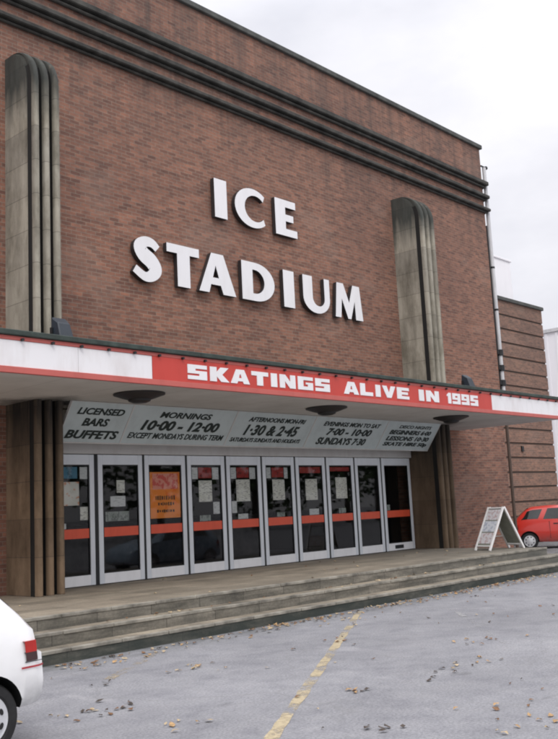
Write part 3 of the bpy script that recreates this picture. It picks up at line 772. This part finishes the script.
# ------------------------------------------------------------------ A-board
ab = empty('sandwich_board', (19.67, -2.80, 0), R(-17.6)); tag(ab, 'white framed folding A-board with pictures on its side standing on the landing', 'sandwich board')
def leaf_panel(sx, y0, y1):
    base = Vector((.545 * sx, 0, 0)); apex = Vector((.015 * sx, 0, 1.0)); t = (apex - base)
    f = MB()
    for yy in (y0, y1): f.bar(base + Vector((0, yy, .002)), apex + Vector((0, yy, 0)), .05, .045, up=(0, 1, 0))
    f.bar(base + t * .10 + Vector((0, y0 + .03, 0)), base + t * .10 + Vector((0, y1 - .03, 0)), .045, .03, up=tuple(t)); f.bar(base + t * .975 + Vector((0, y0 + .03, 0)), base + t * .975 + Vector((0, y1 - .03, 0)), .045, .03, up=tuple(t))
    f.build('frame', M['timber_white'], ab, bevel=.004)
    bq = MB(); n = Vector((t.z, 0, -t.x)).normalized() * sx * .004
    if n.x * sx < 0: n = -n
    a = base + t * .12; b_ = base + t * .96
    for s_ in (-1, 1):
        bq.face([a + n * s_ + Vector((0, y0 + .02, 0)), a + n * s_ + Vector((0, y1 - .02, 0)), b_ + n * s_ + Vector((0, y1 - .02, 0)), b_ + n * s_ + Vector((0, y0 + .02, 0))])
    bq.build('panel', M['ab_inside'], ab)
    return base, t, n
base, t, n = leaf_panel(-1, -.25, .25); 
for r_ in range(3):
    a = base + t * (.16 + r_ * .27); b_ = base + t * (.16 + r_ * .27 + .245); nn = n * 2.2
    MB().face([a + nn + Vector((0, -.215, 0)), a + nn + Vector((0, .215, 0)), b_ + nn + Vector((0, .215, 0)), b_ + nn + Vector((0, -.215, 0))]).build('picture', M['photo_blue'] if r_ == 1 else M['photo'], ab)
leaf_panel(1, -.25, .25)
MB().bar((-.38, .26, .30), (.38, .26, .30), .02, .02).build('stay', M['timber_white'], ab)

# ------------------------------------------------------------------ cars
def hatchback(name, loc, rz, paint_, label, L=3.62, five=False):
    o = empty(name, loc, rz); tag(o, label, 'car')
    #      x    zb   zbelt zroof hw   hwr
    st = [(.00, .36, .66, .68, .68, .60), (.03, .325, .695, .715, .745, .66), (.085, .315, .705, .725, .768, .68), (.095, .315, .78, .81, .772, .68), (.125, .312, .88, .91, .778, .67), (.20, .31, .93, 1.045, .785, .655),
          (.35, .29, .94, 1.19, .79, .62), (.50, .26, .94, 1.31, .795, .60), (.66, .24, .935, 1.365, .80, .585), (1.2, .22, .93, 1.40, .805, .585), (1.8, .22, .92, 1.39, .805, .58), (2.2, .22, .91, 1.33, .80, .57),
          (2.6, .22, .90, 1.07, .80, .61), (2.78, .22, .89, .955, .795, .66), (3.1, .23, .83, .89, .785, .66), (3.4, .26, .74, .79, .75, .63), (3.54, .30, .66, .70, .70, .60), (3.62, .36, .54, .57, .60, .52)]
    k = L / 3.62
    def at(x):
        for a, b_ in zip(st[:-1], st[1:]):
            if a[0] <= x <= b_[0] + 1e-9:
                t = (x - a[0]) / (b_[0] - a[0]); return [p + (q - p) * t for p, q in zip(a, b_)]
        return list(st[-1])
    def sec(x):
        _, zb, zl, zr, hw, hr = at(x)
        zm = zb + (zl - zb) * .42
        return [(0, zb), (hw * .90, zb), (hw * .97, zb + .07), (hw, zm), (hw * .995, zm + .12 * (zl - zb)), (hw * .965, zl), (hr + (hw * .965 - hr) * .06, zr - .055 if zr - zl > .12 else zl + (zr - zl) * .6), (hr * .86, zr - .008), (hr * .45, zr + .008), (0, zr + .012)]
    xs = []
    for a, b_ in zip(st[:-1], st[1:]):
        n = max(1, int((b_[0] - a[0]) / .09)); xs += [a[0] + (b_[0] - a[0]) * i / n for i in range(n)]
    xs.append(3.62)
    V = []; F = []; np_ = 10
    for x in xs:
        s = sec(x); V += [(x * k, y, z) for y, z in s] + [(x * k, -y, z) for y, z in s[1:-1][::-1]]
    m_ = 2 * np_ - 2
    for i in range(len(xs) - 1):
        for j in range(m_): F.append((i * m_ + j, i * m_ + (j + 1) % m_, (i + 1) * m_ + (j + 1) % m_, (i + 1) * m_ + j))
    F.append(tuple(range(m_))); F.append(tuple((len(xs) - 1) * m_ + j for j in range(m_)))
    me = bpy.data.meshes.new('body'); me.from_pydata(V, [], F)
    bm = bmesh.new(); bm.from_mesh(me); bmesh.ops.recalc_face_normals(bm, faces=bm.faces); bm.to_mesh(me); bm.free()
    body = link('body', me)
    axles = [(.52 * k, .265), (2.92 * k, .265)]; wr = .275; ar = .308
    for ax, az in axles:
        for sgn in (-1, 1):
            cm = MB().lathe([(ar, sgn * .52), (ar, sgn * .95)], (ax, 0, az + .02), 'y', 36).build('cut', M['black'])
            md = body.modifiers.new('b', 'BOOLEAN'); md.operation = 'DIFFERENCE'; md.object = cm; md.solver = 'EXACT'
            bpy.context.view_layer.update(); dg = bpy.context.evaluated_depsgraph_get()
            nm = bpy.data.meshes.new_from_object(body.evaluated_get(dg), depsgraph=dg)
            body.modifiers.clear(); old = body.data; body.data = nm; bpy.data.meshes.remove(old); bpy.data.objects.remove(cm)
    me = body.data; me.name = 'body'; me.materials.clear(); me.materials.append(paint_); me.materials.append(M['black'])
    for p in me.polygons:
        c_ = p.center; p.material_index = 0
        for ax, az in axles:
            d = math.hypot(c_.x - ax, c_.z - az - .02)
            if d < ar + .004 and abs(p.normal.y) < .3 and abs(c_.y) > .5 and d > ar - .03: p.material_index = 1
            if abs(p.normal.y) > .95 and abs(abs(c_.y) - .52) < .01 and d < ar: p.material_index = 1
        if p.normal.z < -.8: p.material_index = 1
    finish(me, smooth=True, fixn=False); body.parent = o
    def patch(name, x0, x1, j0, j1, t0, t1, mat, off=.004, par=o, n=8, both=True, slant=(0, 0)):
        """skin panel over section segments j0..j1; slant moves the ends with height"""
        out = []
        for sg in ((1, -1) if both else (-1,)):
            mb = MB(); rows = []
            segs = [(j0 + i) for i in range(int(j1 - j0) + 1)]
            for i in range(n + 1):
                row = []
                for q in range(5):
                    tt = t0 + (t1 - t0) * q / 4; u = j0 + tt * (j1 - j0)
                    x = x0 + slant[0] * tt + (x1 + slant[1] * tt - x0 - slant[0] * tt) * i / n
                    s = sec(x); a = min(int(u), np_ - 2); fr = u - a
                    y = s[a][0] + (s[a + 1][0] - s[a][0]) * fr; z = s[a][1] + (s[a + 1][1] - s[a][1]) * fr
                    row.append((x * k, sg * (y + off), z + (off * .6 if j0 >= 5 else 0)))
                rows.append(row)
            for a, b_ in zip(rows[:-1], rows[1:]):
                for q in range(4): mb.face([a[q], b_[q], b_[q + 1], a[q + 1]])
            ob = mb.build(name, mat, par, smooth=True); out.append(ob)
        return out
    # glass
    if five:
        patch('side_window', .62, 1.02, 5, 6, .10, .92, M['car_glass'], slant=(.12, .0)); patch('side_window', 1.08, 1.62, 5, 6, .08, .92, M['car_glass']); patch('side_window', 1.70, 2.52, 5, 6, .08, .92, M['car_glass'], slant=(0, -.34))
    elif L > 3.7:
        patch('side_window', .27, .80, 5, 6, .12, .90, M['car_glass'], slant=(.26, .20)); patch('side_window', .96, 2.52, 5, 6, .08, .92, M['car_glass'], slant=(.20, -.34))
    else:
        patch('side_window', .52, 1.10, 5, 6, .14, .88, M['car_glass'], slant=(.20, .04)); patch('side_window', 1.20, 2.52, 5, 6, .08, .92, M['car_glass'], slant=(.04, -.34))
    def sheet(name, x0, x1, ins, mat, n=8):
        mb = MB(); rows = []
        for i in range(n + 1):
            x = x0 + (x1 - x0) * i / n; s = sec(x); hr = s[7][0] * ins; rows.append([(x * k, hr * q, s[7][1] + (s[9][1] - s[7][1]) * (1 - abs(q)) + .012) for q in (-1, -.5, 0, .5, 1)])
        for a, b_ in zip(rows[:-1], rows[1:]):
            for q in range(4): mb.face([a[q], b_[q], b_[q + 1], a[q + 1]])
        ob = mb.build(name, mat, o, smooth=True)
    sheet('rear_window', .20, .56, .98, M['car_glass']); sheet('windscreen', 2.24, 2.72, .98, M['car_glass'])
    # lamps, trims
    for sg in (1, -1):
        for (z0, z1, mt) in ((.715, .80, 'tail_red'), (.65, .715, 'tail_dark')):
            mb = MB(); pts = []
            for z in (z0, z1):
                t_ = (z - .67) / .18; xr = .080 + .02 * t_
                pts.append([(xr - .012, sg * .50, z), (xr - .012, sg * .70, z), (xr + .015, sg * .772, z), (xr + .125, sg * .792, z)])
            for q in range(3): mb.face([pts[0][q], pts[0][q + 1], pts[1][q + 1], pts[1][q]])
            mb.face([pts[1][0], pts[1][1], pts[1][2], pts[1][3], (.24, sg * .72, z1), (.24, sg * .5, z1)]); mb.face([pts[0][3], pts[0][2], pts[0][1], pts[0][0], (.24, sg * .5, z0), (.24, sg * .72, z0)])
            mb.build('tail_lamp', M[mt], o)
        hl = MB(); hl.face([(3.575 * k, sg * .42, .58), (3.545 * k, sg * .66, .58), (3.49 * k, sg * .66, .71), (3.515 * k, sg * .42, .71)]).build('headlight', M['hub'], o)
    patch('bumper_strip', .012, .235, 3, 4, 1.0, 1.9, M['pinstripe'], .007, slant=(0, 0)) if False else None
    for sg in (1, -1):
        mb = MB(); pl = [(-.006, .50), (.0, .62), (.03, .742), (.09, .782), (.25, .80)]
        for (xa, ya), (xb, yb) in zip(pl[:-1], pl[1:]): mb.face([(xa, sg * ya, .60), (xb, sg * yb, .60), (xb, sg * yb, .614), (xa, sg * ya, .614)])
        mb.build('bumper_strip', M['pinstripe'], o)
        db = MB().box(1.16 * k, 1.168 * k, sg * .795 - .012, sg * .795 + .012, .34, .90).build('door_seam', M['black'], o)
        MB().box(1.28 * k, 1.42 * k, sg * .787 - .015, sg * .787 + .018, .80, .83).build('door_handle', M['trim'], o)
        mr = MB().box(2.28 * k, 2.38 * k, sg * .83 - .07, sg * .83 + .07, .93, 1.04).build('wing_mirror', M['trim'], o, bevel=.02)
    for sg in (1, -1):
        mb = MB(); pl = [(.05, .772), (.12, .783), (.215, .792)]
        for (xa, ya), (xb, yb) in zip(pl[:-1], pl[1:]): mb.face([(xa, sg * ya, .642), (xb, sg * yb, .642), (xb, sg * yb, .648), (xa, sg * ya, .648)])
        mb.build('bumper_seam', M['trim'], o)
    MB().tube([(.0, .38, .30), (.25, .38, .30)], .022, 10).build('exhaust', M['trim'], o, smooth=True)
    MB().box(-.004, .012, -.24, .24, .50, .60).build('number_plate', M['paper_plain'], o)
    for ax, az in axles:
        for sg in (-1, 1):
            tb = MB(); yo = sg * .755; yi = sg * .60
            tb.lathe([(.17, yi), (wr - .02, yi), (wr, yi + sg * .025), (wr, yo - sg * .03), (wr - .015, yo - sg * .008), (wr - .07, yo), (.185, yo - sg * .012)], (ax, 0, az), 'y', 40)
            wl = tb.build('wheel', M['tyre'], o, smooth=True)
            MB().lathe([(.19, yo - sg * .016), (.183, yo - sg * .006), (.16, yo - sg * .012), (.13, yo + sg * .0), (.05, yo + sg * .012), (.02, yo + sg * .016)], (ax, 0, az), 'y', 40).build('hub_cap', M['hub'], wl, smooth=True)
            hb_ = MB()
            for i in range(8):
                a = 2 * math.pi * (i + .5) / 8; cx, cz = ax + .132 * math.cos(a), az + .132 * math.sin(a)
                ring = [(cx + .016 * math.cos(t) * math.cos(a) - .026 * math.sin(t) * math.sin(a), yo + sg * .006, cz + .016 * math.cos(t) * math.sin(a) + .026 * math.sin(t) * math.cos(a)) for t in [2 * math.pi * q / 12 for q in range(12)]]
                hb_.face(ring)
            hb_.build('cooling_hole', M['black'], wl)
    return o
hatchback('parked_car', (4.055, -6.92, G), R(180), M['car_white'], 'white hatchback parked at the left in front of the steps, rear end showing')
hatchback('parked_car', (28.14, 1.5, G), R(-62), M['car_red'], 'bright red hatchback parked beyond the A-board by the side wing', L=3.8)

M['car_blue'] = car_paint('car_blue', (.30, .42, .55))
hatchback('parked_car', (20.6, -8.7, G), R(180), M['car_blue'], 'pale blue hatchback in the car park mirrored in the lower door glass')

# ------------------------------------------------------------------ fallen leaves
lv = MB(); rl = random.Random(5)
def leaf(x, y, s, mi, z=G):
    a = rl.uniform(0, 6.28); ca, sa = math.cos(a), math.sin(a); l, w_ = s, s * rl.uniform(.45, .75); z += .008
    shape = [(-l, 0, 0), (-.3 * l, -w_, rl.uniform(0, .02)), (.4 * l, -.8 * w_, rl.uniform(0, .02)), (l, 0, rl.uniform(0, .025)), (.4 * l, .8 * w_, rl.uniform(0, .02)), (-.3 * l, w_, rl.uniform(0, .02))]
    lv.face([(x + px_ * ca - py_ * sa, y + px_ * sa + py_ * ca, z + pz) for px_, py_, pz in shape], mi)
def clump(x, y, n, sx, sy, mats=(0, 1, 2), s=(.018, .045)):
    for _ in range(int(n * .6)): leaf(x + rl.gauss(0, sx * 1.5), min(-4.42, y + rl.gauss(0, sy * 1.5)), rl.uniform(*s), rl.choice(mats))
for _ in range(520): leaf(rl.uniform(0, 26), min(-4.42, -4.5 - abs(rl.gauss(0, .18))), rl.uniform(.018, .048), rl.choice((0, 1, 1, 2, 2, 3)))
for _ in range(130): leaf(rl.uniform(2, 22), -4.45 - rl.random() ** 1.3 * 8, rl.uniform(.014, .042), rl.choice((0, 1, 1, 2, 2, 3)))
for x, y, n, sx, sy, mt in ((7.0, -6.2, 26, .12, .12, (0, 1)), (5.1, -7.1, 26, .22, .10, (2, 3, 2)), (7.3, -5.0, 16, .25, .06, (1, 0)), (10.3, -4.55, 50, .3, .08, (0, 1, 2)), (10.9, -5.2, 16, .2, .12, (1, 0)), (16.1, -4.6, 60, .5, .1, (0, 1, 0, 2)),
                            (18.6, -4.6, 50, .6, .1, (1, 1, 0)), (14.0, -4.7, 40, .5, .12, (0, 1, 2)), (5.8, -9.6, 10, .07, .05, (3,)), (8.0, -8.8, 14, .16, .05, (3, 2)), (6.8, -8.5, 12, .08, .06, (2, 3, 0)), (5.8, -6.0, 7, .10, .04, (3,)), (10., -8., 12, .15, .1, (0, 2)),
                            (7.2, -10., 14, .2, .12, (0, 2)), (6.4, -10.6, 18, .25, .15, (0, 1)), (8.5, -8.8, 14, .2, .1, (1, 0)), (4.6, -7.0, 10, .15, .1, (1,)), (13.0, -4.6, 30, .4, .08, (0, 1)), (6.6, -4.8, 14, .3, .1, (0, 2)), (5.1, -8.2, 10, .1, .1, (0, 1)), (9.0, -6.3, 10, .2, .1, (1, 2))):
    clump(x, y, n, sx, sy, mt)
for _ in range(26): leaf(rl.uniform(4, 20), rl.uniform(-3.6, -.3), rl.uniform(.025, .045), rl.choice((1, 2)), 0.0)
for _ in range(40): leaf(rl.uniform(4, 20), rl.uniform(-4.0, -3.75), rl.uniform(.025, .045), rl.choice((1, 2)), -.17)
lo = lv.build('fallen_leaves', LEAFM, fixn=False); tag(lo, 'brown and yellow autumn leaves scattered over the car park and along the steps', 'leaves', kind='stuff')

# ------------------------------------------------------------------ trees across the car park, mirrored in the door glass
tw = MB(); rt_ = random.Random(21)
for i in range(9):
    cx, cy = 26 + i * 8 + rt_.uniform(-2, 2), -44 + rt_.uniform(-4, 4); H_ = rt_.uniform(8, 12)
    tw.lathe([(.35, 0), (.22, H_ * .5), (.06, H_ * .85)], (cx, cy, G), 'z', 8, 1)
    for _ in range(420):
        a, b_, c_ = rt_.gauss(0, 1), rt_.gauss(0, 1), rt_.gauss(0, 1); q = Vector((cx + a * 2.0, cy + b_ * 2.0, G + H_ * .6 + c_ * H_ * .2))
        d = Vector((rt_.uniform(-1, 1), rt_.uniform(-1, 1), rt_.uniform(-1, 1))).normalized(); e_ = d.orthogonal().normalized() * rt_.uniform(.2, .45); f_ = d.cross(e_)
        tw.face([q - e_, q - f_, q + e_, q + f_], 0)
o = tw.build('tree_belt', [plain('foliage', (.055, .085, .03), .8, 0, .5, 1.0), plain('bark', (.06, .045, .035), .9)], fixn=False); tag(o, 'belt of green trees across the car park mirrored in the door glass', 'trees', kind='stuff')

# ------------------------------------------------------------------ sky and light
SUN_EL, SUN_AZ = R(48), R(215)     # azimuth clockwise from +Y (north)
wd = bpy.data.worlds.new('World'); scene.world = wd; wd.use_nodes = True; nt = wd.node_tree; nt.nodes.clear(); N = NT(nt)
out = N.n('ShaderNodeOutputWorld'); bg = N.n('ShaderNodeBackground'); bg.inputs['Strength'].default_value = .1
sky = N.n('ShaderNodeTexSky', sky_type='NISHITA'); sky.sun_disc = False; sky.sun_elevation = SUN_EL; sky.sun_rotation = SUN_AZ; sky.air_density = 1.0; sky.dust_density = 2.0
tc = N.n('ShaderNodeTexCoord').outputs['Generated']
zz = N.xyz(tc)[2]
grad = N.ramp(N.math('MAXIMUM', zz, 0.0), [(0, (9.0, 8.95, 9.3)), (.2, (9.7, 9.65, 9.95)), (.5, (11.8, 11.75, 12.0)), (.75, (21, 20.9, 21.5)), (1, (29, 29, 29.6))])
cl1 = N.noise(N.scale(tc, (1, 1, 2.2)), 2.1, 6, .55)
cl = N.ramp(cl1, [(.32, (.77, .775, .82)), (.5, (.94, .935, .96)), (.66, (1.10, 1.09, 1.10))])
oc = N.mix(1, grad, cl, 'MULTIPLY')
N.l(N.mix(.90, sky.outputs[0], oc), bg.inputs['Color']); N.l(bg.outputs[0], out.inputs[0])
su = bpy.data.lights.new('sun', 'SUN'); su.energy = 1.0; su.angle = R(20); su.color = (1, .96, .91)
so = bpy.data.objects.new('sun', su); col.objects.link(so)
dirv = Vector((math.sin(SUN_AZ) * math.cos(SUN_EL), math.cos(SUN_AZ) * math.cos(SUN_EL), math.sin(SUN_EL)))
so.rotation_euler = dirv.to_track_quat('Z', 'Y').to_euler(); so.location = (0, -30, 30)

# ------------------------------------------------------------------ camera
yaw, pitch, roll, F = R(47.29), R(8.85), R(-2.87), 899.8
fw = Vector((math.sin(yaw) * math.cos(pitch), math.cos(yaw) * math.cos(pitch), math.sin(pitch))); r0 = Vector((math.cos(yaw), -math.sin(yaw), 0)); u0 = r0.cross(fw)
cr, sr = math.cos(roll), math.sin(roll); rt = cr * r0 + sr * u0; upv = -sr * r0 + cr * u0
cam = bpy.data.cameras.new('camera'); cam.sensor_fit = 'VERTICAL'; cam.sensor_height = 36; cam.lens = F / 739 * 36; cam.clip_end = 3000; cam.clip_start = .1
co = bpy.data.objects.new('camera', cam); col.objects.link(co)
co.matrix_world = Matrix(((rt.x, upv.x, -fw.x, 0), (rt.y, upv.y, -fw.y, -14.04), (rt.z, upv.z, -fw.z, 1.2), (0, 0, 0, 1)))
scene.camera = co
scene.view_settings.view_transform = 'Standard'; scene.view_settings.look = 'None'; scene.view_settings.exposure = 0; scene.view_settings.gamma = 1
scene.render.engine = 'CYCLES'; scene.cycles.use_denoising = True; scene.cycles.max_bounces = 6; scene.cycles.transparent_max_bounces = 12
scene.cycles.filter_width = 2.0
